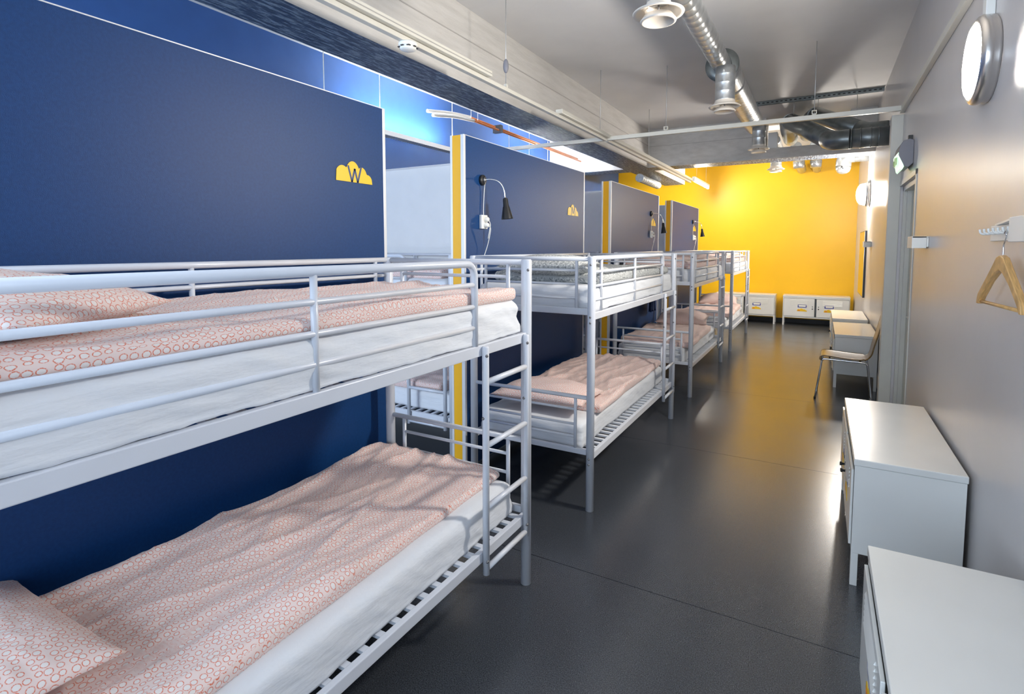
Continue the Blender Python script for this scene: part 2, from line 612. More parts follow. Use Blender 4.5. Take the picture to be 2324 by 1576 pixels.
# ------------------------------------------------------------------ cloud signs
def cloud_outline(w, h):
    """half-plane cloud, y from -w/2 to w/2, z from 0"""
    pts = []
    lobes = [(-.33, .12, .20, .62), (-.05, .30, .20, .70), (.20, .25, .15, .52), (.36, .05, .14, .40)]
    n = 60
    for i in range(n + 1):
        x = -.5 + i / n
        z = 0
        for cx, cz, rx, rz in lobes:
            d = (x - cx) / rx
            if abs(d) < 1:
                z = max(z, cz + rz * math.sqrt(1 - d * d))
        pts.append((x * w, max(z, .0) * h))
    return [(-w / 2, 0)] + pts[1:-1] + [(w / 2, 0)]


def cloud_sign(x, yc, z, w, h, letter, label):
    t = thing('cloud_sign', label, 'sign', (x, yc, z), 0, 'yellow cloud stickers on the navy panels')
    out = [(a, b_) for a, b_ in cloud_outline(w, h)]
    MB().prism(out, 0, .0012, 'x').build('cloud', logo_yellow, t)
    m = MB()
    lw, lh = w * .36, h * .86
    if letter == 'W':
        P = [(-.5, 1), (-.22, 0), (0, .85), (.22, 0), (.5, 1)]
    elif letter == 'M':
        P = [(-.5, 0), (-.32, 1), (0, .2), (.32, 1), (.5, 0)]
    else:
        P = [(-.4, 0), (0, 1), (.4, 0)]
    P = [(a * lw, b_ * lh * .9) for a, b_ in P]
    th = .0055 if w > .1 else .004
    for (a0, b0), (a1, b1) in zip(P[:-1], P[1:]):
        d = Vector((a1 - a0, b1 - b0)).normalized()
        n_ = Vector((-d.y, d.x)) * th
        m.prism([(a0 - n_.x, b0 - n_.y), (a1 - n_.x, b1 - n_.y), (a1 + n_.x, b1 + n_.y), (a0 + n_.x, b0 + n_.y)], .0013, .002, 'x')
    m.build('letter', logo_blue, t)
    return t


cloud_sign(XP1 + .0005, 2.092, 1.982, .255, .108, 'W', 'yellow cloud sticker with a navy letter W on the nearest panel')
cloud_sign(XP1 + .0005, 4.985, 1.955, .26, .108, 'M', 'yellow cloud sticker at the far edge of the second navy panel')
cloud_sign(XP1 + .0005, 7.935, 1.955, .25, .108, 'A', 'yellow cloud sticker under the lamp on the third navy panel')
cloud_sign(XP1 + .0005, 10.90, 1.955, .25, .108, 'A', 'small yellow cloud sticker under the lamp on the farthest navy panel')


# ------------------------------------------------------------------ bunk beds
BW, BL, BH = .86, 2.10, 1.585


def bolt(p, parent):
    global BOLT
    if BOLT is None:
        BOLT = MB().ball((0, 0, 0), .0068, 7).build('bolt', bolt_m, parent)
        o = BOLT
    else:
        o = BOLT.copy()
        COL.objects.link(o)
        o.parent = parent
    o.location = p


BOLT = None


def make_bed(label, group):
    t = thing('bunk_bed', label, 'bunk bed', (0, 0, 0), 0, group)
    hx, hy = BW / 2, BL / 2
    for sx in (-1, 1):
        for sy in (-1, 1):
            p = MB().tube([(sx * hx, sy * hy, 0), (sx * hx, sy * hy, BH - .008), (sx * hx, sy * hy, BH)], [.025, .025, .021], 18).build('post', white_metal, t)
            if sx > 0:
                for z in (1.217, 1.182, .335, .300, BH - .05):
                    bolt((sx * hx + .001, sy * hy - .0245, z) if sy < 0 else (sx * hx + .018, sy * hy - .018, z), p)
    # side rails
    for zt in (1.242, .365):
        for sx in (-1, 1):
            r = MB().box(sx * hx - .0125, sx * hx + .0125, -hy + .02, hy - .02, zt - .045, zt)
            r.build('side_rail', white_metal, t, .003)
    # end rails and end guards
    for sy in (-1, 1):
        for z0, z1 in ((1.228, 1.268), (.352, .385)):
            MB().box(-hx + .02, hx - .02, sy * hy - .012, sy * hy + .012, z0, z1).build('end_rail', white_metal, t, .003)
        for base, tops in ((1.25, (1.50, 1.415, 1.33)), (.37, (.63, .535, .455))):
            g = MB()
            ztop = 1.570 if base > 1 else .712
            g.tube([(-hx, sy * hy, ztop), (hx, sy * hy, ztop)], .0145 if base > 1 else .0125, 10)
            for z in tops:
                g.tube([(-hx + .10, sy * hy, z), (hx - .10, sy * hy, z)], .0085, 8)
            for s in (-1, 1):
                g.tube([(s * (hx - .10), sy * hy, base), (s * (hx - .10), sy * hy, ztop)], .0105, 8)
            g.build('end_guard', white_metal, t)
    # back guard rail
    g = MB()
    g.tube([(-hx, -hy, 1.573), (-hx, hy, 1.573)], .0135, 10)
    g.tube([(-hx, -hy, 1.489), (-hx, hy, 1.489)], .0095, 8)
    for y in (-.95, -.02, .95):
        g.tube([(-hx, y, 1.24), (-hx, y, 1.573)], .0105, 8)
    g.build('back_guard_rail', white_metal, t)
    # front guard rail with rounded corner, gap for the ladder at the far end
    g = MB()
    ye = hy - .44
    rr = .055
    arc = [(hx, ye - rr + rr * math.sin(a), 1.575 - rr + rr * math.cos(a)) for a in [PI / 2 * k / 6 for k in range(7)]]
    g.tube([(hx, -hy, 1.575)] + arc + [(hx, ye, 1.242)], .0145, 12)
    for z in (1.491, 1.403, 1.318):
        g.tube([(hx, -hy, z), (hx, ye, z)], .0098, 10)
    for y in (-.89, -.18):
        g.tube([(hx, y, 1.242), (hx, y, 1.575)], .0105, 10)
    g.build('front_guard_rail', white_metal, t)
    # ladder
    lx = hx + .026
    for y in (hy - .40, hy - .05):
        r = MB().tube([(lx, y, .27), (lx, y, 1.232), (lx, y, 1.238)], [.0145, .0145, .011], 12).build('ladder_stile', white_metal, t)
        for q in ((lx + .011, y - .008, 1.20), (lx + .011, y - .008, .33), (lx - .004, y - .014, .94)):
            bolt(q, r)
    for z in (.293, .557, .820, 1.088):
        MB().tube([(lx, hy - .40, z), (lx, hy - .05, z)], .0125, 10).build('rung', white_metal, t)
    # slats
    sl = MB().box(-hx + .012, hx - .012, -.013, .013, 0, .012).build('slat', white_metal, t)
    me = sl.data
    k = 0
    for zt in (1.224, .350):
        n = 27
        for i in range(n):
            y = -hy + .06 + (BL - .12) * i / (n - 1)
            if k == 0:
                o = sl
            else:
                o = sl.copy()
                COL.objects.link(o)
                o.parent = t
            o.location = (0, y, zt)
            k += 1
    return t


def rbox(hx, hy, z0, z1, r, nx, ny, nz, disp, rb=None):
    rt = r
    """closed rounded box; disp(x, y, z, nrm) -> offset vector"""
    idx, vs, fs = {}, [], []
    hz = (z1 - z0) / 2
    zc = (z0 + z1) / 2

    def vert(i, j, k):
        key = (i, j, k)
        if key in idx:
            return idx[key]
        p = Vector(((2 * i / nx - 1) * hx, (2 * j / ny - 1) * hy, (2 * k / nz - 1) * hz))
        r = rt if (rb is None or p.z >= 0) else rb + (rt - rb) * max(0, 1 + p.z / (hz * .5))
        q = Vector((max(-hx + r, min(hx - r, p.x)), max(-hy + r, min(hy - r, p.y)), max(-hz + r, min(hz - r, p.z))))
        d = p - q
        n_ = d.normalized() if d.length > 1e-9 else Vector((0, 0, 1))
        v = q + n_ * min(r, 1e9) if d.length > 1e-9 else p
        v = v + disp(v.x, v.y, v.z, n_)
        idx[key] = len(vs)
        vs.append((v.x, v.y, v.z + zc))
        return idx[key]

    for k in (0, nz):
        for i in range(nx):
            for j in range(ny):
                q = (vert(i, j, k), vert(i + 1, j, k), vert(i + 1, j + 1, k), vert(i, j + 1, k))
                fs.append(q if k else q[::-1])
    for j in (0, ny):
        for i in range(nx):
            for k in range(nz):
                q = (vert(i, j, k), vert(i + 1, j, k), vert(i + 1, j, k + 1), vert(i, j, k + 1))
                fs.append(q[::-1] if j else q)
    for i in (0, nx):
        for j in range(ny):
            for k in range(nz):
                q = (vert(i, j, k), vert(i, j + 1, k), vert(i, j + 1, k + 1), vert(i, j, k + 1))
                fs.append(q if i else q[::-1])
    return vs, fs


def nz3(x, y, z=0.0):
    return noise.noise(Vector((x, y, z)))


def ridge(x, y, z):
    return 1 - abs(nz3(x, y, z)) * 2


def mattress_mesh(seed, fine=True, hx=.405):
    def disp(x, y, z, n_):
        w = .006 * nz3(x * 6, y * 5, z * 10 + seed)
        side = abs(n_.x) + abs(n_.y)
        if side > .5:
            w += .006 * (ridge(y * 5 + z * 14, z * 7 + x * 6, seed) - .6) * min(1, side)
            w += .003 * nz3(y * 22 + z * 30, z * 12, seed)
            if z < -.05:   # tucked hem
                w -= .003
        # front top edge sags a little
        return n_ * w
    return rbox(hx, 1.0, 0, .16, .045, 16 if not fine else 26, 60 if not fine else 150, 8 if not fine else 12, disp, .006)


def duvet_mesh(seed, hx, hy, th, fine, amp=1.0, y_fold=0.0):
    def disp(x, y, z, n_):
        a = .30 * x
        f1 = ridge((x + .10 * y) * 5.5, y * .9, seed) ** 3
        f2 = ridge((x - .22 * y) * 9, y * 1.3, seed + 5) ** 3
        f3 = nz3(x * 3, y * 2, seed + 9)
        f4 = nz3(x * 26, y * 7, seed + 3)
        f5 = ridge((x * 1.0 + .35 * y) * 14, y * 2.2, seed + 7) ** 4
        dz = amp * (.019 * f1 + .009 * f2 + .020 * f3 + .0020 * f4 + .005 * f5)
        top = max(0, n_.z) if abs(n_.z) > .3 or z > 0 else 0
        out = .012 * nz3(y * 4, z * 5 + seed, 0) * (abs(n_.x) + abs(n_.y))
        ex = .010 * nz3(y * 2.2, seed, 4.0) * (1 if x > 0 else -1) * (abs(n_.x) > .3)
        return Vector((n_.x * out + ex, n_.y * out, dz * (1 if z > -.004 else 0)))
    n = (64, 150, 6) if fine else (26, 64, 4)
    return rbox(hx, hy, 0, th, th * .49, n[0], n[1], n[2], disp)


def pillow_mesh(seed, hx, hy, th, n=34):
    vs, fs = [], []
    g = n
    idx = {}
    for side in (1, -1):
        for i in range(g + 1):
            for j in range(g + 1):
                u, v = 2 * i / g - 1, 2 * j / g - 1
                edge = i in (0, g) or j in (0, g)
                if edge and side == -1:
                    idx[(side, i, j)] = idx[(1, i, j)]
                    continue
                pu = (1 - abs(u) ** 2.6) ** .62 if abs(u) < 1 else 0
                pv = (1 - abs(v) ** 2.6) ** .62 if abs(v) < 1 else 0
                pull = 1 - .055 * (1 - v * v) * abs(u) ** 4
                pull2 = 1 - .055 * (1 - u * u) * abs(v) ** 4
                z = pu * pv * th * (.62 if side > 0 else .38) * side
                z += .010 * nz3(u * 2.3, v * 2.3, seed) * pu * pv + .004 * nz3(u * 8, v * 8, seed) * (pu * pv) ** .5
                idx[(side, i, j)] = len(vs)
                vs.append((u * hx * pull, v * hy * pull2, z + th * .38))
    for side in (1, -1):
        for i in range(g):
            for j in range(g):
                q = (idx[(side, i, j)], idx[(side, i + 1, j)], idx[(side, i + 1, j + 1)], idx[(side, i, j + 1)])
                if len(set(q)) == 4:
                    fs.append(q if side > 0 else q[::-1])
    # pattern coordinates by length along the cloth, so that the print is not stretched on the sides
    uv = [(0, 0)] * len(vs)
    h = g // 2
    V = {k: Vector(vs[i]) for k, i in idx.items()}
    for side in (-1, 1):
        au, av = {}, {}
        for j in range(g + 1):
            for sgn in (1, -1):
                a = b = 0.0
                au[(h, j)] = 0.0; av[(j, h)] = 0.0
                for i in range(1, h + 1):
                    k0, k1 = h + sgn * (i - 1), h + sgn * i
                    a += (V[(side, k1, j)] - V[(side, k0, j)]).length
                    b += (V[(side, j, k1)] - V[(side, j, k0)]).length
                    au[(k1, j)] = sgn * a; av[(j, k1)] = sgn * b
        for i in range(g + 1):
            for j in range(g + 1):
                uv[idx[(side, i, j)]] = (au[(i, j)], av[(i, j)])
    return vs, fs, uv


def soft(name, data, mat, top, rot=0):
    vs, fs = data[:2]
    m = MB()
    m.add(vs, fs, True)
    c, s_ = math.cos(rot), math.sin(rot)
    hxm = max(v[0] for v in vs)
    hym = max(v[1] for v in vs)
    zm = .5 * (min(v[2] for v in vs) + max(v[2] for v in vs))
    uv = []
    for x, y, z in vs:
        under = z < zm and (abs(x) > .55 * hxm or abs(y) > .6 * hym)
        xx = abs(x)
        if z < zm:
            xx = 2 * hxm - xx
        u = (xx + max(0, top - z) * (1 if abs(x) > .6 * hxm else 0)) * (1 if x > 0 else -1)
        v_ = y + max(0, top - z) * (1 if y > 0 else -1) * (1 if abs(y) > .85 * hym and abs(x) < .85 * hxm else 0)
        uv.append((u * c - v_ * s_, u * s_ + v_ * c))
    m.uv = uv if len(data) < 3 else data[2]
    return m.build(name, mat)


def tf(loc, rz, p):
    c, s_ = math.cos(rz), math.sin(rz)
    return (loc[0] + p[0] * c - p[1] * s_, loc[1] + p[0] * s_ + p[1] * c, loc[2] + p[2])


XC = -1.63
bed_specs = [((XC, 1.19, 0), 0, 'nearest bunk bed, white metal, beside the W cloud panel'),
             ((XC, 4.13, 0), 0, 'second bunk bed from the camera, grey bedding on its upper bunk'),
             ((XC, 7.09, 0), 0, 'third white bunk bed from the camera, beside the aisle'),
             ((XC, 10.12, 0), 0, 'fourth and farthest bunk bed along the aisle, nearest the yellow wall'),
             ((-3.40, 3.655, 0), -PI / 2, 'crosswise bunk bed in the left bay seen through the first gap'),
             ((-3.40, 6.645, 0), -PI / 2, 'crosswise bunk bed in the left bay seen through the second gap')]
proto = make_bed(bed_specs[0][2], 'white metal bunk beds')
for i, (loc, rz, lab) in enumerate(bed_specs):
    if i == 0:
        proto.location = loc
    else:
        dup(proto, loc, rz, lab, 'white metal bunk beds')

# bedding: meshes made once, shared by the farther beds
mat_fine = [mattress_mesh(1.3, True, .432), mattress_mesh(4.1, True, .405)]
mat_std = [mattress_mesh(7.7, False, .428), mattress_mesh(9.7, False, .385)]
duv_std = duvet_mesh(21.5, .405, .72, .05, False)
bedwho = ['nearest', 'second', 'third', 'farthest', 'left-bay', 'second left-bay']
mesh_cache = {}


def place_soft(name, key, data, mat, top, loc, rz, label, cat, group, tilt=(0, 0), zofs=0, sc=None):
    if key in mesh_cache:
        o = bpy.data.objects.new(name, mesh_cache[key])
        COL.objects.link(o)
    else:
        o = soft(name, data() if callable(data) else data, mat, top)
        mesh_cache[key] = o.data
    o.location = loc
    o.rotation_euler = (tilt[0], tilt[1], rz)
    if sc:
        o.scale = sc
    tag(o, label, cat, group)
    return o


ZU, ZL = 1.2425, .3640
for i, (loc, rz, _) in enumerate(bed_specs):
    for lvl, z in (('upper', ZU), ('lower', ZL)):
        fine = i == 0
        key = ('mf' if fine else 'ms') + lvl
        q = 0 if lvl == 'upper' else 1
        data = (mat_fine if fine else mat_std)[q]
        place_soft('mattress', key, data, sheet_m, .16, tf(loc, rz, (0 if q == 0 else (.0 if fine else -.03), .0, z)), rz + (.022 if fine and q else 0),
                   'white sheeted mattress on the %s bunk of the %s bed' % (lvl, bedwho[i]), 'mattress', 'mattresses in white sheets')
TOP = .150


def duvet(i, lvl, key, data, mat, dy, rzz, label, dx=.0, sc=None, dz=0):
    loc, rz, _ = bed_specs[i]
    z = (ZU if lvl == 'u' else ZL) + TOP + .004 + dz
    return place_soft('duvet', key, data, mat, .05, tf(loc, rz, (dx, dy, z)), rz + rzz, label, 'duvet', 'duvets on the bunks', sc=sc)


duvet(0, 'u', 'd0u', lambda: duvet_mesh(2.0, .415, .98, .052, True, .7), peach, .01, 0,
      'peach ring-patterned duvet on the upper bunk of the nearest bed', .004)
duvet(0, 'l', 'd0l', lambda: duvet_mesh(11.0, .375, .96, .045, True, 1.15), peach, .035, .03,
      'peach ring-patterned duvet on the lower bunk of the nearest bed', -.035)
duvet(1, 'u', 'd1u', lambda: duvet_mesh(15.0, .41, .90, .07, False, .9), grey_cotton, .08, 0,
      'grey speckled duvet on the upper bunk of the second bed')
duvet(1, 'l', 'd1l', lambda: duvet_mesh(31.0, .385, .86, .05, True, 1.2), peach, .12, .02,
      'peach duvet on the lower bunk of the second bed', -.02)
duvet(2, 'u', 'ds', duv_std, peach, .0, 0, 'peach duvet on the upper bunk of the third bed', sc=(1, 1.2, 1.6))
duvet(2, 'l', 'ds', duv_std, peach, -.25, .02, 'peach duvet on the lower bunk of the third bed', sc=(1, 1, 1.2))
duvet(3, 'u', 'ds', duv_std, peach, .0, 0, 'peach duvet on the upper bunk of the farthest bed', sc=(1, 1.2, 1.5))
duvet(3, 'l', 'ds', duv_std, peach, -.2, .02, 'peach duvet on the lower bunk of the farthest bed', sc=(1, 1, 1.3))
duvet(4, 'u', 'ds', duv_std, peach, .15, 0, 'peach duvet on the upper left-bay bunk, seen through the gap', sc=(.9, 1.05, 1.1))
duvet(4, 'l', 'ds', duv_std, peach, .15, .01, 'peach duvet on the lower left-bay bunk, seen through the gap', sc=(1, 1.05, 1.1))
duvet(5, 'u', 'ds', duv_std, peach, .15, 0, 'peach duvet on the crosswise bunk behind the second gap', sc=(.9, 1.05, 1.1))


def pillow(i, lvl, key, data, mat, dx, dy, rzz, label, lift=.05, tilt=(0, 0), sc=None):
    loc, rz, _ = bed_specs[i]
    z = (ZU if lvl == 'u' else ZL) + TOP + lift
    return place_soft('pillow', key, data, mat, .12, tf(loc, rz, (dx, dy, z)), rz + rzz, label, 'pillow', 'pillows on the bunks', tilt, sc=sc)


pm = lambda s: (lambda: pillow_mesh(s, .30, .235, .15))
pillow(0, 'u', 'p0u', lambda: pillow_mesh(3.0, .36, .25, .150, 44), peach, -.03, -.79, .60, 'peach ring-patterned pillow on the upper bunk of the nearest bed', .048, (.0, .0))
pillow(0, 'l', 'p0l', lambda: pillow_mesh(8.0, .36, .25, .13, 44), peach, -.20, -.80, -.01, 'peach ring-patterned pillow at the head of the nearest lower bunk', .058, (-.03, -.05))
pillow(1, 'u', 'p1u', lambda: pillow_mesh(12.0, .33, .24, .15), grey_cotton, .02, -.72, .03, 'grey speckled pillow on the upper bunk of the second bed', .05, (-.05, 0))
pillow(1, 'l', 'p1l', lambda: pillow_mesh(16.0, .34, .25, .15), peach, -.02, -.72, .06, 'peach pillow at the near end of the second lower bunk', .04, (-.04, 0))
pillow(2, 'u', 'p1l', None, peach, 0, .72, .03, 'peach pillow on the upper bunk of the third bed', .062, (.06, 0), (1, 1, .8))
pillow(2, 'l', 'p1l', None, peach, -.02, .62, .1, 'plump peach pillow at the far end of the third lower bunk', .055, (.12, 0), (1, 1, 1.35))
pillow(3, 'u', 'p1l', None, peach, 0, .75, 0, 'peach pillow on the upper bunk of the farthest bed', .058, (.05, 0), (1, 1, .85))
pillow(3, 'l', 'p1l', None, peach, -.02, .60, .1, 'plump peach pillow at the far end of the farthest lower bunk', .06, (.15, 0), (1, 1, 1.35))

# ------------------------------------------------------------------ reading lamps and sockets
def make_reading_lamp(label):
    t = thing('reading_lamp', label, 'lamp', (0, 0, 0), 0, 'black reading lamps on the navy panels')
    MB().lathe([(.001, .0), (.038, .0), (.038, .016), (.030, .022), (.001, .023)], (0, 0, 0), 'x', 24).build('wall_mount', black, t)
    MB().lathe([(.001, .023), (.020, .023), (.019, .032), (.001, .036)], (0, 0, 0), 'x', 20).build('switch', bolt_m, t)
    arm = curve_pts([(.02, .0, .0), (.06, .012, .004), (.12, .03, -.012), (.155, .045, -.06), (.165, .055, -.135)], 7)
    MB().tube(arm, .0048, 8).build('gooseneck', chrome, t)
    a = Vector((.165, .055, -.132))
    b_ = Vector((.178, .062, -.28))
    d = (b_ - a)
    MB().tube([a, a + d * .05, a + d * .38, a + d * .44, b_], [.015, .018, .021, .025, .043], 22, False).build('lamp_shade', black, t)
    MB().tube([a + d * .75, a + d * .85, b_ - d * .04], [.010, .022, .026], 14).build('bulb', white_plastic, t)
    cord = curve_pts([(.022, .012, -.01), (.012, .014, -.08), (.010, .006, -.20), (.012, .004, -.262)], 5)
    MB().tube(cord, .0028, 6).build('cord', white_plastic, t)
    return t


def make_socket(label, long=True):
    t = thing('power_socket', label, 'socket', (0, 0, 0), 0, 'white wall sockets on the navy panels')
    MB().box(0, .022, -.040, .040, -.050, .050).build('plate', white_plastic, t, .004)
    MB().lathe([(.022, .0225), (.021, .024), (.016, .0235), (.001, .023)], (0, -.002, .022), 'x', 18).build('outlet', cream_plastic, t)
    MB().lathe([(.018, .0225), (.018, .045), (.010, .055), (.001, .056)], (0, .004, .018), 'x', 18).build('plug', white_plastic, t)
    MB().lathe([(.018, .0225), (.018, .045), (.010, .055), (.001, .056)], (0, .004, -.024), 'x', 18).build('plug', white_plastic, t)
    c = curve_pts([(.052, .006, -.026), (.06, .018, -.05), (.045, .022, -.12), (.03, .012, -.19), (.03, -.03, -.26), (.03, -.035, -.30)], 6)
    MB().tube(c, .0028, 6).build('cable', white_plastic, t)
    MB().tube(curve_pts([(.052, .004, .016), (.062, .012, -.02), (.05, .016, -.07), (.04, .016, -.12)], 6), .0028, 6).build('cable', white_plastic, t)
    return t


L0 = make_reading_lamp('black reading lamp with chrome gooseneck on the second navy panel, nearest lamp')
L0.location = (XP1 - .001, 3.325, 2.125)
dup(L0, (XP1 - .001, 7.80, 2.125), 0, 'black reading lamp on the third navy panel, by its far edge', 'black reading lamps on the navy panels')
dup(L0, (XP1 - .001, 10.72, 2.125), 0, 'black reading lamp on the farthest navy panel', 'black reading lamps on the navy panels')
S0 = make_socket('white wall socket with two plugs and a cable below the nearest reading lamp')
S0.location = (XP1 - .001, 3.33, 1.825)
dup(S0, (XP1 - .001, 7.80, 1.83), 0, 'white wall socket below the lamp on the third navy panel')
dup(S0, (XP1 - .001, 10.78, 1.83), 0, 'white wall socket below the lamp on the farthest navy panel')
dup(S0, (XP1 - .001, 3.35, 1.06), 0, 'white socket above the lower bunk, behind the nearest ladder')
# cable sagging under the second bed
tag(MB().tube(curve_pts([(-2.13, 3.34, .80), (-2.12, 3.33, .60), (-2.12, 3.33, .36), (-2.08, 3.36, .26), (-1.95, 3.45, .22), (-1.8, 3.6, .27), (-1.6, 3.9, .33)], 6), .003, 6).build('power_cable', white_plastic),
    'thin white power cable sagging under the near end of the second bed', 'cable')

# dark blue cloth hanging below the second upper bunk
def cloth():
    vs, fs = [], []
    nu, nv = 26, 14
    for j in range(nv + 1):
        for i in range(nu + 1):
            u, v = i / nu, j / nv
            vs.append((.018 * math.sin(u * 17 + v) * (.5 + v), (u - .5) * .34 * (.55 + .45 * v), -v * .42))
    for j in range(nv):
        for i in range(nu):
            a = j * (nu + 1) + i
            fs.append((a, a + 1, a + nu + 2, a + nu + 1))
    return vs, fs


vs, fs = cloth()
cl = MB().add(vs, fs, True).build('towel', plain('navy_cloth', (.02, .05, .15), .8, var=.15, scale=20))
cl.modifiers.new('solid', 'SOLIDIFY').thickness = .006
cl.location = (-2.055, 7.62, 1.16)
tag(cl, 'dark blue cloth hanging under the upper bunk of the third bed', 'towel')


# ------------------------------------------------------------------ lockers
def make_locker(label, group):
    """front faces -y, origin at the middle of the footprint, 1.22 x 0.43 x 0.63"""
    t = thing('locker_cabinet', label, 'cabinet', (0, 0, 0), 0, group)
    hx, hy, zb, zt = .61, .215, .163, .63
    b_ = MB()
    b_.box(-hx + .004, -hx + .016, -hy + .004, hy - .004, zb, zt - .034)
    b_.box(hx - .016, hx - .004, -hy + .004, hy - .004, zb, zt - .034)
    b_.box(-hx + .016, hx - .016, hy - .016, hy - .004, zb, zt - .034)
    b_.box(-hx + .016, hx - .016, -hy + .004, hy - .016, zb, zb + .012)
    b_.box(-hx + .016, hx - .016, -hy + .004, -hy + .03, zb + .012, zb + .03)
    b_.box(-hx + .016, hx - .016, -hy + .004, -hy + .03, zt - .055, zt - .034)
    b_.build('body', locker_white, t, .002)
    MB().box(-hx, hx, -hy, hy, zt - .033, zt).build('top_panel', locker_white, t, .004)
    for sx in (-1, 1):
        for sy in (-1, 1):
            x0, x1 = sorted((sx * (hx - .004), sx * (hx - .034)))
            y0, y1 = sorted((sy * (hy - .004), sy * (hy - .034)))
            MB().box(x0, x1, y0, y1, 0, zb - .0005).build('leg', locker_white, t, .002)
    for s in (-1, 1):
        x0, x1 = (.018, hx - .020) if s > 0 else (-hx + .020, -.018)
        d = MB().box(min(x0, x1) if s > 0 else x0, x1, -hy - .008, -hy + .003, zb + .034, zt - .060).build('door', locker_white, t, .002)
        m = MB()
        cx = (x0 + x1) / 2
        for k in range(6):
            z = zt - .095 - k * .019
            m.prism([(-hy - .013, z - .006), (-hy - .0082, z + .005), (-hy - .0082, z - .007)], cx - .17, cx + .17, 'x')
        m.build('louvre', locker_white, d)['kind'] = 'stuff'
        kx = .055 * s
        MB().lathe([(.001, -.034), (.011, -.033), (.012, -.024), (.007, -.020), (.007, -.0085)], (kx, -hy, .365), 'y', 16).build('knob', black, d)
        MB().lathe([(.001, -.012), (.010, -.012), (.010, -.0085)], (kx, -hy, .41), 'y', 14).build('keyhole', bolt_m, d)
        sx_ = cx - s * .06
        lb = MB().box(sx_ - .082, sx_ + .082, -hy - .0095, -hy - .0082, .385, .450).build('name_label', label_blue, d)
        MB().box(sx_ - .062, sx_ + .066, -hy - .0105, -hy - .0096, .400, .435).build('label_card', white_plastic, d)
        c = MB()
        o = [(sx_ + a, .305 + b2) for a, b2 in cloud_outline(.185, .062)]
        c.prism(o[::-1], -hy - .0095, -hy - .0082, 'y').build('cloud_sticker', logo_yellow, d)
        MB().prism([(sx_ - .075, .312), (sx_ - .035, .312), (sx_ - .035, .335), (sx_ - .075, .335)][::-1], -hy - .0105, -hy - .0096, 'y').build('sticker_mark', label_orange, d)
    return t


lk = make_locker('white metal locker cabinet by the right wall, second from the camera', 'white locker cabinets')
lk.location = (.388, 3.615, 0)
lk.rotation_euler = (0, 0, -PI / 2)
gl = 'white locker cabinets'
dup(lk, (.388, 1.53, 0), -PI / 2, 'nearest white locker cabinet, cut off by the bottom right of the photo', gl)
dup(lk, (.388, 7.91, 0), -PI / 2, 'white locker cabinet by the right wall behind the wooden chair', gl)
dup(lk, (.388, 9.56, 0), -PI / 2, 'small-looking far white locker cabinet by the right wall, below the mirror', gl)
dup(lk, (-.06, 13.00, 0), 0, 'white locker cabinet against the yellow wall, right one of the two', gl)
dup(lk, (-1.42, 13.00, 0), 0, 'white locker cabinet against the yellow wall, left one, partly behind the farthest bed', gl)

# ------------------------------------------------------------------ chair
def make_chair():
    t = thing('plywood_chair', 'brown moulded plywood chair with chrome legs, back against the right wall', 'chair', (.285, 6.86, 0), math.radians(-2))
    # local: front toward -x
    prof = [(-.235, .418), (-.243, .438), (-.232, .455), (-.20, .462), (-.10, .455), (.0, .448), (.10, .446), (.165, .452), (.200, .475), (.222, .52), (.238, .60), (.262, .70), (.285, .80), (.303, .89), (.306, .905)]
    prof = [(v.x, v.z) for v in curve_pts([(a, 0, b_) for a, b_ in prof], 4)]
    L = len(prof)
    vs, fs = [], []
    ny = 12
    th = .012
    for lay in (0, 1):
        for i, (x, z) in enumerate(prof):
            a = prof[max(0, i - 1)]; b_ = prof[min(L - 1, i + 1)]
            d = Vector((b_[0] - a[0], b_[1] - a[1])).normalized()
            nx_, nz_ = -d.y, d.x
            s = i / (L - 1)
            hw = .205 if s < .45 else .205 - .07 * math.sin(PI * min(1, (s - .45) / .22)) * (1 if s < .67 else 0)
            if s > .94:
                hw *= 1 - ((s - .94) / .06) ** 2 * .25
            if s < .05:
                hw *= 1 - ((.05 - s) / .05) ** 2 * .12
            for j in range(ny + 1):
                v = 2 * j / ny - 1
                vs.append((x + nx_ * th * lay, v * hw, z + nz_ * th * lay + .010 * v * v * (s < .5)))
    K = ny + 1
    def ix(l, i, j): return l * L * K + i * K + j
    for i in range(L - 1):
        for j in range(ny):
            fs.append((ix(0, i, j), ix(0, i, j + 1), ix(0, i + 1, j + 1), ix(0, i + 1, j)))
            fs.append((ix(1, i, j), ix(1, i + 1, j), ix(1, i + 1, j + 1), ix(1, i, j + 1)))
        for j in (0, ny):
            fs.append((ix(0, i, j), ix(0, i + 1, j), ix(1, i + 1, j), ix(1, i, j)))
    for i in (0, L - 1):
        for j in range(ny):
            fs.append((ix(0, i, j), ix(0, i, j + 1), ix(1, i, j + 1), ix(1, i, j)))
    MB().add(vs, fs, True).build('seat_shell', ply, t)
    for s in (-1, 1):
        y = s * .165
        yb = s * .20
        MB().tube(curve_pts([(-.280, yb, .012), (-.235, y, .38), (-.225, y, .424), (-.19, y, .437), (.0, y, .434), (.14, y, .430), (.175, y, .418), (.19, y, .38), (.235, yb, .012)], 5), .0095, 10).build('leg', chrome, t)
        MB().lathe([(.012, 0), (.012, .02)], (-.2815, yb, 0), 'z', 12, True).build('foot_cap', black, t)
        MB().lathe([(.012, 0), (.012, .02)], (.2365, yb, 0), 'z', 12, True).build('foot_cap', black, t)
    MB().tube([(-.16, -.165, .434), (-.16, .165, .434)], .008, 8).tube([(.12, -.165, .430), (.12, .165, .430)], .008, 8).build('crossbar', chrome, t)
    return t


make_chair()

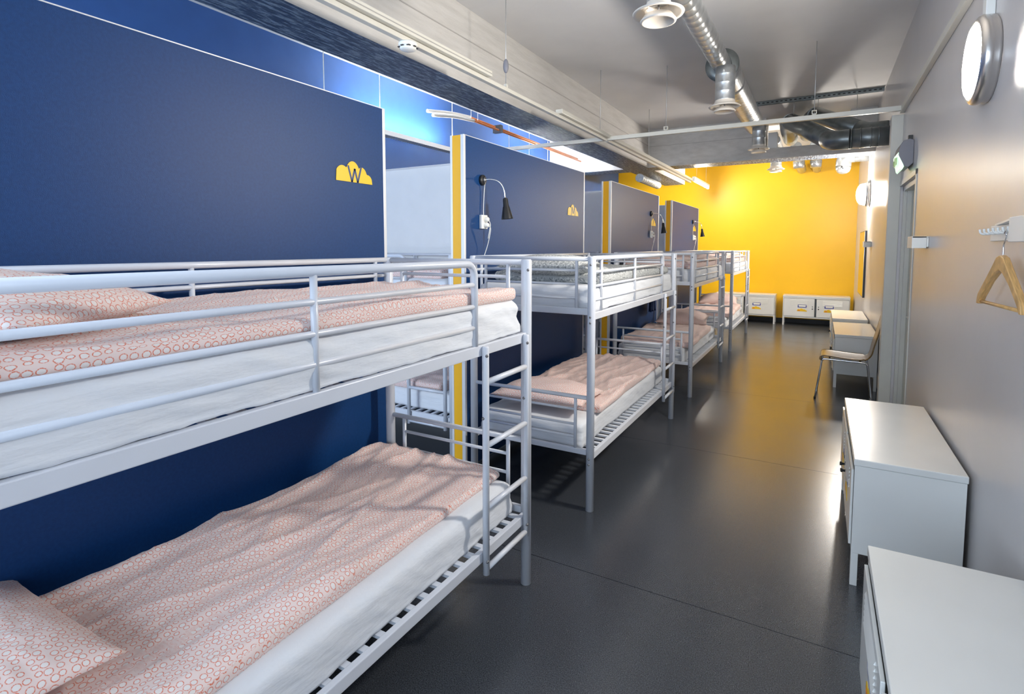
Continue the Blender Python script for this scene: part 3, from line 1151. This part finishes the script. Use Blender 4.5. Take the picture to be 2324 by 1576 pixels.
# ------------------------------------------------------------------ right wall: lamps, hooks, hanger, exit light, mirror
def make_wall_lamp(label):
    t = thing('wall_lamp', label, 'lamp', (0, 0, 0), 0, 'round wall lamps')
    MB().lathe([(.150, -.001), (.182, -.001), (.187, -.012), (.182, -.026), (.187, -.030), (.190, -.044), (.184, -.058), (.170, -.067), (.162, -.068), (.162, -.03)], (0, 0, 0), 'x', 48).build('ring', steel_brushed, t)
    MB().lathe([(.162, -.05), (.162, -.066), (.150, -.074), (.10, -.080), (.001, -.083)], (0, 0, 0), 'x', 48).build('diffuser', lamp_on, t)
    MB().box(-.034, -.001, -.030, .030, .185, .95).build('cable_cover', white_plastic, t, .003)
    return t


W0 = make_wall_lamp('large round glowing wall lamp with a brushed steel ring, nearest the camera')
W0.location = (XR, 3.165, 2.465)
W1 = dup(W0, (XR, 9.95, 2.455), 0, 'distant round glowing wall lamp near the yellow wall', 'round wall lamps')
for ch in W1.children:
    if ch.name.startswith('diffuser'):
        bpy.data.objects.remove(ch)
MB().lathe([(.162, -.05), (.162, -.09), (.150, -.13), (.115, -.160), (.06, -.178), (.001, -.183)], (0, 0, 0), 'x', 48).build('diffuser', lamp_on, W1)  # dome deepened so its shape stands in for the lamp's bloom


def hook_rail(y1, y0, z, label, cs=.14):
    t = thing('hook_rail', label, 'coat rack', (XR, y1, z), 0, 'white coat hook rails on the right wall')
    L = y1 - y0
    MB().box(-.012, -.001, -L, 0, -.062, .0).build('back_plate', white_plastic, t, .002)
    MB().prism([(-.002, -.01), (-.002, -L), (-.088, -L), (-.088, -cs), (-.03, -cs * .35)], .001, .008, 'z').build('top_cover', white_plastic, t)
    if True:
        MB().box(-.092, -.0125, -L, -cs, -.070, .010).build('front_cover', white_plastic, t, .002)
    k = 0
    y = -.045
    hk = None
    while y > -L + .02:
        c = curve_pts([(-.012, y, -.022), (-.035, y, -.034), (-.052, y, -.030), (-.056, y, -.014)], 4)
        if hk is None:
            hk = MB().tube([(p[0], p[1] - y, p[2]) for p in c], .0042, 8).build('hook', white_plastic, t)
            hk.location = (0, y, 0)
        else:
            o = hk.copy()
            COL.objects.link(o)
            o.parent = t
            o.location = (0, y, 0)
        y -= .065
    return t


hook_rail(2.94, 1.80, 1.728, 'white coat hook rail on the near right wall, holding the hanger', .60)
hook_rail(4.86, 4.50, 1.705, 'short white coat hook rail on the right wall by the door')
hook_rail(9.62, 9.20, 1.715, 'distant white coat hook rail on the far right wall, beside the mirror')


def make_hanger():
    t = thing('coat_hanger', 'wooden coat hanger with a trouser bar hanging from the near hook rail', 'hanger', (.566, 2.553, 1.682), math.radians(4))
    # plane YZ, x = thickness
    c = curve_pts([(0, .0, .008), (0, -.012, .018), (0, -.020, .004), (0, -.010, -.020), (0, .0, -.035), (0, .0, -.075)], 5)
    MB().tube(c, .0022, 7).build('hook', chrome, t)
    out_top = [(-.215, -.262), (-.205, -.225), (-.12, -.155), (-.055, -.100), (-.032, -.078), (0, -.070), (.032, -.078), (.055, -.100), (.12, -.155), (.205, -.225), (.215, -.262)]
    inn = [(.197, -.262), (.180, -.238), (.10, -.172), (.038, -.135), (0, -.122), (-.038, -.135), (-.10, -.172), (-.180, -.238), (-.197, -.262)]
    n = len(out_top)
    m = MB()
    oi = inn[::-1]
    # two arms as quads between outer and inner lines
    outer = [Vector((a, b_)) for a, b_ in out_top]
    def samp(P, s):
        P = [Vector(p) for p in P]
        d = [0]
        for a, b_ in zip(P[:-1], P[1:]):
            d.append(d[-1] + (b_ - a).length)
        s *= d[-1]
        for i in range(len(P) - 1):
            if s <= d[i + 1] + 1e-9:
                f = (s - d[i]) / max(1e-9, d[i + 1] - d[i])
                return P[i].lerp(P[i + 1], f)
        return P[-1]
    K = 40
    vs, fs = [], []
    for i in range(K + 1):
        o_, q = samp(out_top, i / K), samp(oi, i / K)
        for x in (-.011, .011):
            vs.append((x, o_.x, o_.y)); vs.append((x, q.x, q.y))
    for i in range(K):
        a, b_ = i * 4, (i + 1) * 4
        fs += [(a, a + 1, b_ + 1, b_), (a + 2, b_ + 2, b_ + 3, a + 3), (a, b_, b_ + 2, a + 2), (a + 1, a + 3, b_ + 3, b_ + 1)]
    fs += [(0, 2, 3, 1), (K * 4, K * 4 + 1, K * 4 + 3, K * 4 + 2)]
    m.add(vs, fs)
    m.build('frame', wood, t, .003)
    MB().tube([(0, -.204, -.252), (0, .204, -.252)], .0065, 10).build('trouser_bar', wood, t)
    return t


hg = make_hanger()

t = thing('emergency_light', 'grey emergency exit light with a green pictogram face above the door', 'light', (XR, 5.45, 2.27), 0)
pr = [(-.001, .235), (-.03, .245), (-.07, .235), (-.090, .20), (-.100, .15), (-.100, .12), (-.060, .03), (-.03, .02), (-.001, .05)]
MB().prism(pr, -.02, .30, 'y').build('housing', grey_plastic, t, .004)
MB().prism([(-.101, .145), (-.106, .125), (-.084, .012), (-.073, .0), (-.060, .026)], -.015, .295, 'y').build('sign_panel', emit('exit_green', (.55, .95, .6), .55), t, .002)
g = MB()
for a, b_, c, d in ((.02, .10, .03, .09), (.13, .20, .02, .10), (.22, .27, .04, .08)):
    g.box(-.1078, -.1060, a, b_, c + .02, d + .02)
g.build('pictogram', plain('exit_dark_green', (.02, .35, .06), .4), t)
MB().box(-.030, -.001, .08, .12, .246, .29).build('bracket', black, t)

t = thing('wall_mirror', 'tall narrow-looking framed mirror on the far right wall reflecting yellow', 'mirror', (XR, 10.15, .845), 0)
box('frame', black, -.028, -.001, -.0, 1.25, 0, 1.06, t, .002)
box('glass', mirror_m, -.031, -.0285, .012, 1.238, .012, 1.048, t)

# ------------------------------------------------------------------ hung rail grid and wires
ZB = 2.90
t = thing('hanging_rail', 'white rail hung across the room from the right column to the left bay', 'rail', (-1.36, 6.1, ZB), 0, 'white rails hung from the ceiling')
box('bar', trim_white, -2.3, 1.945, -.02, .02, -.022, .022, t, .003)
for x in (-.105, -1.53):
    MB().tube([(x + 1.36, 0, .022), (x + 1.36, 0, ZC - ZB)], .004, 6).build('wire', wire_m, t)
    MB().box(x + 1.36 - .018, x + 1.36 + .018, -.024, .024, .0225, .032).box(x + 1.36 - .022, x + 1.36 - .014, -.02, .02, .032, .06).box(x + 1.36 + .014, x + 1.36 + .022, -.02, .02, .032, .06).box(x + 1.36 - .022, x + 1.36 + .022, -.02, .02, .06, .066).build('clamp', trim_white, t)
t = thing('hanging_rail', 'long white rail hung along the room above the navy partitions', 'rail', (-2.215, 0, 2.90), 0, 'white rails hung from the ceiling')
box('track', trim_white, -.022, .018, YB + .01, 6.078, -.030, .0, t, .003)
box('track', trim_white, -.022, .018, 6.122, 10.75, -.030, .0, t, .003)
box('trunking', trim_white, -.018, .052, YB + .01, 3.50, .003, .045, t, .004)
box('trunking', trim_white, -.018, .052, 4.75, 6.078, .003, .045, t, .004)
box('trunking', trim_white, -.018, .052, 6.122, 10.70, .003, .045, t, .004)
box('trunking_groove', plain('groove_shadow_paint', (.36, .35, .33), .6), .0525, .0535, YB + .02, 3.49, .020, .026, t)
for y, z0 in ((3.785, .0), (5.89, .045), (7.86, .045)):
    MB().tube([(.0, y, z0), (.0, y, ZC - 2.90)], .0036, 6).build('wire', wire_m, t)
    MB().box(-.012, .012, y - .012, y + .012, z0 + .001, z0 + .03).build('clamp', trim_white, t)
MB().ball((.0, 3.785, .17), .028, 10, (.8, .8, 2.0)).build('cable_grip', grey_plastic, t)

# smoke detector below the rail
t = thing('smoke_detector', 'white round smoke detector below the long ceiling rail', 'smoke detector', (-2.205, 2.60, 2.868), 0)
MB().lathe([(.001, 0), (.055, 0), (.057, -.012), (.052, -.022)], (0, 0, 0), 'z', 30).build('base', white_plastic, t)
MB().lathe([(.052, -.022), (.048, -.024), (.048, -.030), (.050, -.031), (.046, -.040), (.030, -.046), (.001, -.048)], (0, 0, 0), 'z', 30).build('head', white_plastic, t)
m = MB()
for k in range(8):
    a = 2 * PI * k / 8
    m.box(math.cos(a) * .049 - .009, math.cos(a) * .049 + .009, math.sin(a) * .049 - .009, math.sin(a) * .049 + .009, -.0295, -.0250)
m.build('vent_slots', black, t)['kind'] = 'stuff'

# ------------------------------------------------------------------ ducts
def spiral_duct(m, p0, p1, r, n=30, pitch=.105):
    """tube with raised lock seams"""
    p0, p1 = Vector(p0), Vector(p1)
    L = (p1 - p0).length
    k = max(1, int(L / pitch))
    pts, rs = [], []
    for i in range(k):
        a = i / k
        b_ = (i + 1) / k
        for f, dr in ((a + .02 / k, 0), (b_ - .12 / k, 0), (b_ - .08 / k, .0013), (b_ - .03 / k, .0013)):
            pts.append(p0.lerp(p1, f)); rs.append(r + dr)
    pts.append(p1); rs.append(r)
    m.tube(pts, rs, n)
    return m


def diffuser(t, cx, cy, zd, zt, rn, R):
    """neck from zt down to a round ceiling valve at zd (world coords relative to parent at origin)"""
    m = MB()
    spiral_duct(m, (cx, cy, zt), (cx, cy, zd + .05), rn, 24, .07)
    m.build('neck', galv, t)
    MB().lathe([(rn, .055), (rn + .005, .03), (R - .012, .006), (R, .0), (R - .004, -.007), (R - .022, -.004), (rn * .9, .035), (rn * .88, .06)], (cx, cy, zd), 'z', 40).build('valve_ring', cream_plastic, t)
    MB().lathe([(.001, -.012), (R * .55, -.012), (R * .66, -.034), (R * .70, -.040), (R * .69, -.046), (R * .60, -.050), (R * .585, -.047), (.001, -.047)], (cx, cy, zd), 'z', 40).build('valve_disc', cream_plastic, t)
    MB().tube([(cx, cy, zd - .012), (cx, cy, zd + .08)], .006, 8).tube([(cx - rn * .8, cy, zd + .045), (cx + rn * .8, cy, zd + .045)], .004, 6).build('spindle', bolt_m, t)


DX, DZc = -.875, 3.36
t = thing('ventilation_duct', 'shiny spiral ventilation duct running along the ceiling with hanging round valves', 'duct', (0, 0, 0), 0)
m = MB()
spiral_duct(m, (DX, YB + .05, DZc), (DX, 5.56, DZc), .084)
m.build('narrow_duct', galv, t)
m = MB()
m.tube([(DX, 5.55, DZc), (DX, 5.551, DZc), (DX, 6.10, DZc)], [.135, .138, .132], 36)
m.build('wide_section', galv, t)
MB().lathe([(.088, .0), (.150, .0), (.153, .012), (.150, .03), (.136, .032)], (DX, 5.53, DZc), 'y', 40).build('collar', galv_dark, t)
m = MB()
spiral_duct(m, (DX, 6.10, DZc), (DX, 8.42, DZc), .128)
m.build('wide_duct', galv, t)
MB().lathe([(.001, 0), (.118, 0), (.118, .006), (.001, .006)], (DX, 8.421, DZc), 'y', 30).build('end_cap', black, t)  # black disc standing in for the shade inside the open duct end
diffuser(t, -.80, 2.98, 2.89, 3.29, .062, .135)
diffuser(t, -.80, 5.26, 2.905, 3.25, .085, .135)
diffuser(t, -.775, 8.02, 2.955, 3.27, .085, .135)
for y in (1.2, 4.3, 7.2):
    MB().tube([(DX, y, DZc + .1), (DX, y, ZC)], .004, 6).build('hanger_rod', wire_m, t)

t = thing('ventilation_duct', 'dark elbowed ventilation duct entering the wall above the door, nearer one', 'duct', (0, 0, 0), 0, 'dark ducts crossing to the right wall')
RA = .107
MB().tube(curve_pts([(-.49, 9.9, 3.38), (-.49, 9.2, 3.40), (-.47, 8.7, 3.39), (-.42, 8.35, 3.34)], 6), RA, 26).build('rear_bend', galv_dark, t)
MB().tube([(-.42, 8.35, 3.34), (.04, 7.45, 2.90)], RA, 28).build('sloping_duct', galv_dark, t)
MB().tube(curve_pts([(.03, 7.47, 2.91), (.08, 7.36, 2.875), (.16, 7.31, 2.865), (.24, 7.30, 2.865)], 6), RA + .003, 28).build('elbow', galv_dark, t)
m = MB()
m.tube([(.24, 7.30, 2.865), (.618, 7.30, 2.865)], RA, 28)
for x in (.24, .33, .43, .50):
    m.tube([(x, 7.30, 2.865), (x + .012, 7.30, 2.865)], RA + .005, 28)
m.build('wall_duct', galv_dark, t)
MB().tube([(-.38, 8.22, 3.40), (-.38, 8.22, 3.585)], .004, 6).build('hanger_rod', wire_m, t)

t = thing('ventilation_duct', 'dark elbowed ventilation duct above the nearer one, partly hidden behind it', 'duct', (0, 0, 0), 0, 'dark ducts crossing to the right wall')
MB().tube(curve_pts([(-.26, 9.9, 3.42), (-.24, 9.2, 3.44), (-.20, 8.8, 3.44), (-.13, 8.4, 3.41)], 6), .10, 26).build('rear_bend', galv_dark, t)
MB().tube([(-.13, 8.4, 3.41), (.36, 7.75, 3.04)], .10, 26).build('sloping_duct', galv_dark, t)
MB().tube(curve_pts([(.35, 7.76, 3.05), (.42, 7.68, 3.01), (.50, 7.65, 3.0), (.618, 7.65, 3.0)], 6), .10, 26).build('elbow', galv_dark, t)
MB().tube([(-.10, 8.22, 3.46), (-.10, 8.22, 3.585)], .004, 6).build('hanger_rod', wire_m, t)

t = thing('ventilation_duct', 'shiny duct below the dark ones ending in a downward bend by the yellow wall', 'duct', (0, 0, 0), 0)
MB().tube([(.618, 10.6, 3.15), (.42, 10.6, 3.15)], .11, 26).build('wall_duct', galv, t)
MB().tube(curve_pts([(.42, 10.6, 3.15), (.34, 10.6, 3.14), (.28, 10.6, 3.08), (.27, 10.6, 2.98)], 6), .113, 26).build('elbow', galv, t)
MB().tube([(.27, 10.6, 2.98), (.27, 10.6, 2.93), (.27, 10.6, 2.89), (.27, 10.6, 2.865), (.27, 10.6, 2.855)], [.113, .108, .09, .055, .01], 26).build('rounded_end', galv, t)
MB().ball((.245, 10.488, 2.96), .014, 8).ball((.262, 10.489, 2.935), .010, 8).build('screw', black, t)

t = thing('ventilation_duct', 'pair of ducts behind the cross beam tinted orange by the yellow wall', 'duct', (0, 0, 0), 0)
for x in (-.42, -.14):
    m = MB()
    spiral_duct(m, (x, 10.2, 3.30), (x, YF - .01, 3.30), .085, 24)
    m.build('pipe_run', galv, t)
    MB().tube([(x, 11.6, 3.25), (x, 11.6, 3.12)], .10, 24, True, .09).build('drop_stub', galv, t)
t = thing('air_valve', 'round white air valve hanging beyond the cross beam in front of the yellow wall', 'vent', (0, 0, 0), 0)
diffuser(t, -.70, 10.05, 2.935, 3.28, .085, .135)
m = MB()
spiral_duct(m, (-.72, 9.75, 3.36), (-.72, 10.6, 3.36), .09, 24)
m.build('feed_duct', galv, t)

# white board in the opening above the cross beam
tag(box('air_filter_box', panel_white, -.77, -.64, 9.30, 9.50, 3.161, 3.40, None, .003), 'small white box beside the end of the big spiral duct', 'box')

# perforated strut below the ceiling
t = thing('ceiling_strut', 'thin dark perforated steel strut fixed across the ceiling', 'strut', (-.12, 8.22, 3.60), 0)
m = MB().box(-.73, .73, -.02, -.016, -.03, .019).box(-.73, .73, .016, .02, -.03, .019).box(-.73, .73, -.02, .02, .016, .019)
m.build('channel', galv_dark, t)
m = MB()
for k in range(26):
    x = -.70 + k * .055
    m.box(x, x + .028, -.0212, -.0202, -.012, .002)
m.build('slot', black, t)['kind'] = 'stuff'
MB().tube([(.45, 0, -.03), (.45, 0, -.62)], .004, 6).build('hanger_rod', wire_m, t)

# flexible hose under the main beam beyond the cross beam
m = MB()
pts, rs = [], []
p0, p1 = Vector((-2.86, 9.6, 2.88)), Vector((-2.98, 11.3, 2.92))
for i in range(61):
    pts.append(p0.lerp(p1, i / 60)); rs.append(.050 + (.024 if i % 6 < 3 else 0))
m.tube(pts, rs, 18)
tag(m.build('flexible_hose', plain('hose_foil', (.42, .43, .42), .45, .3, var=.2, scale=30)), 'ribbed silver flexible hose below the beam, above the farthest navy panel', 'hose')

# ------------------------------------------------------------------ fluorescent lights
t = thing('tube_light', 'glowing fluorescent tube light hanging in front of the yellow wall', 'lamp', (-2.2, 11.75, 2.945), 0)
box('housing', white_plastic, -.03, .03, -.78, .78, .028, .07, t, .004)
MB().tube([(0, -.74, 0), (0, .74, 0)], .022, 16).build('tube', tube_on, t)
for y in (-.77, .75):
    MB().box(-.022, .022, y, y + .02, -.024, .028).build('end_cap', white_plastic, t, .002)
for y in (-.5, .5):
    MB().tube([(0, y, .07), (0, y, ZC - 2.945)], .0025, 6).build('wire', wire_m, t)


def uplight(y0, y1, x, z, label):
    t = thing('uplight', label, 'lamp', (x, y0, z), 0, 'hanging uplights in the left bays')
    L = y1 - y0
    m = MB()
    m.box(-.055, .055, 0, L, -.03, -.022).box(-.055, -.050, 0, L, -.022, .02).box(.050, .055, 0, L, -.022, .02)
    m.box(-.05, .05, 0, .004, -.022, .02).box(-.05, .05, L - .004, L, -.022, .02)
    m.build('trough', panel_white, t)
    m = MB()
    for k in range(int(L / .04)):
        m.box(-.05, .05, .02 + k * .04, .036 + k * .04, -.0325, -.0305)
    m.build('louvre', grey_plastic, t)['kind'] = 'stuff'
    MB().tube([(0, .03, .0), (0, L - .03, .0)], .013, 12).build('tube', uplight_on, t)
    for y in (.25, L - .03):
        MB().tube([(.0, y, .02), (.0, y, ZC - z)], .005, 6).build('wire', white_plastic, t)
    return t


u1 = uplight(4.25, 5.86, -4.22, 2.90, 'bright hanging uplight along the blue left wall, seen through the first gap')
u2 = uplight(7.3, 9.1, -4.0, 2.66, 'hanging uplight behind the second navy panel, lighting the ceiling')
# connector block at its end
box('connector', panel_white, -.035, .055, 1.60, 1.66, -.03, .10, u1, .003)
# thin bright wires further along the left bay
for i, (x, y) in enumerate(((-4.2, 3.72), (-3.9, 6.75), (-3.9, 8.0))):
    tag(MB().tube([(x, y, 2.42), (x, y, ZC)], .005, 6).build('suspension_wire', white_plastic),
        ['thin white wire above the nearest navy panel in front of the blue wall', 'thin white wire left of the pair over the second navy panel', 'thin white wire right of the pair over the second navy panel'][i], 'wire', 'suspension wires in the left bay')

# copper pipes with the grey bend
t = thing('pipe_pair', 'pair of copper pipes with grey insulated ends below the left bay ceiling', 'pipe', (0, 0, 0), 0)
for k, (dx, dz, L0_) in enumerate(((0, 0, -.16), (.06, -.05, -.08))):
    pts = curve_pts([(-3.97 + dx, 5.05 + L0_ * .3, 3.20 + dz), (-3.90 + dx, 5.35, 3.24 + dz), (-3.80 + dx, 5.62, 3.235 + dz)], 6)
    MB().tube(pts, .020, 12).build('insulated_end', cream_plastic, t)
    MB().tube([(-3.80 + dx, 5.62, 3.235 + dz), (-3.80 + dx, 9.0, 3.205 + dz)], .013, 12).build('pipe', copper, t)
MB().box(-3.83, -3.71, 6.20, 6.26, 3.15, 3.25).build('pipe_clip', black, t)
for y in (5.6, 5.75):
    MB().tube([(-3.77, y, 3.22), (-3.77, y, ZC)], .004, 6).build('wire', white_plastic, t)
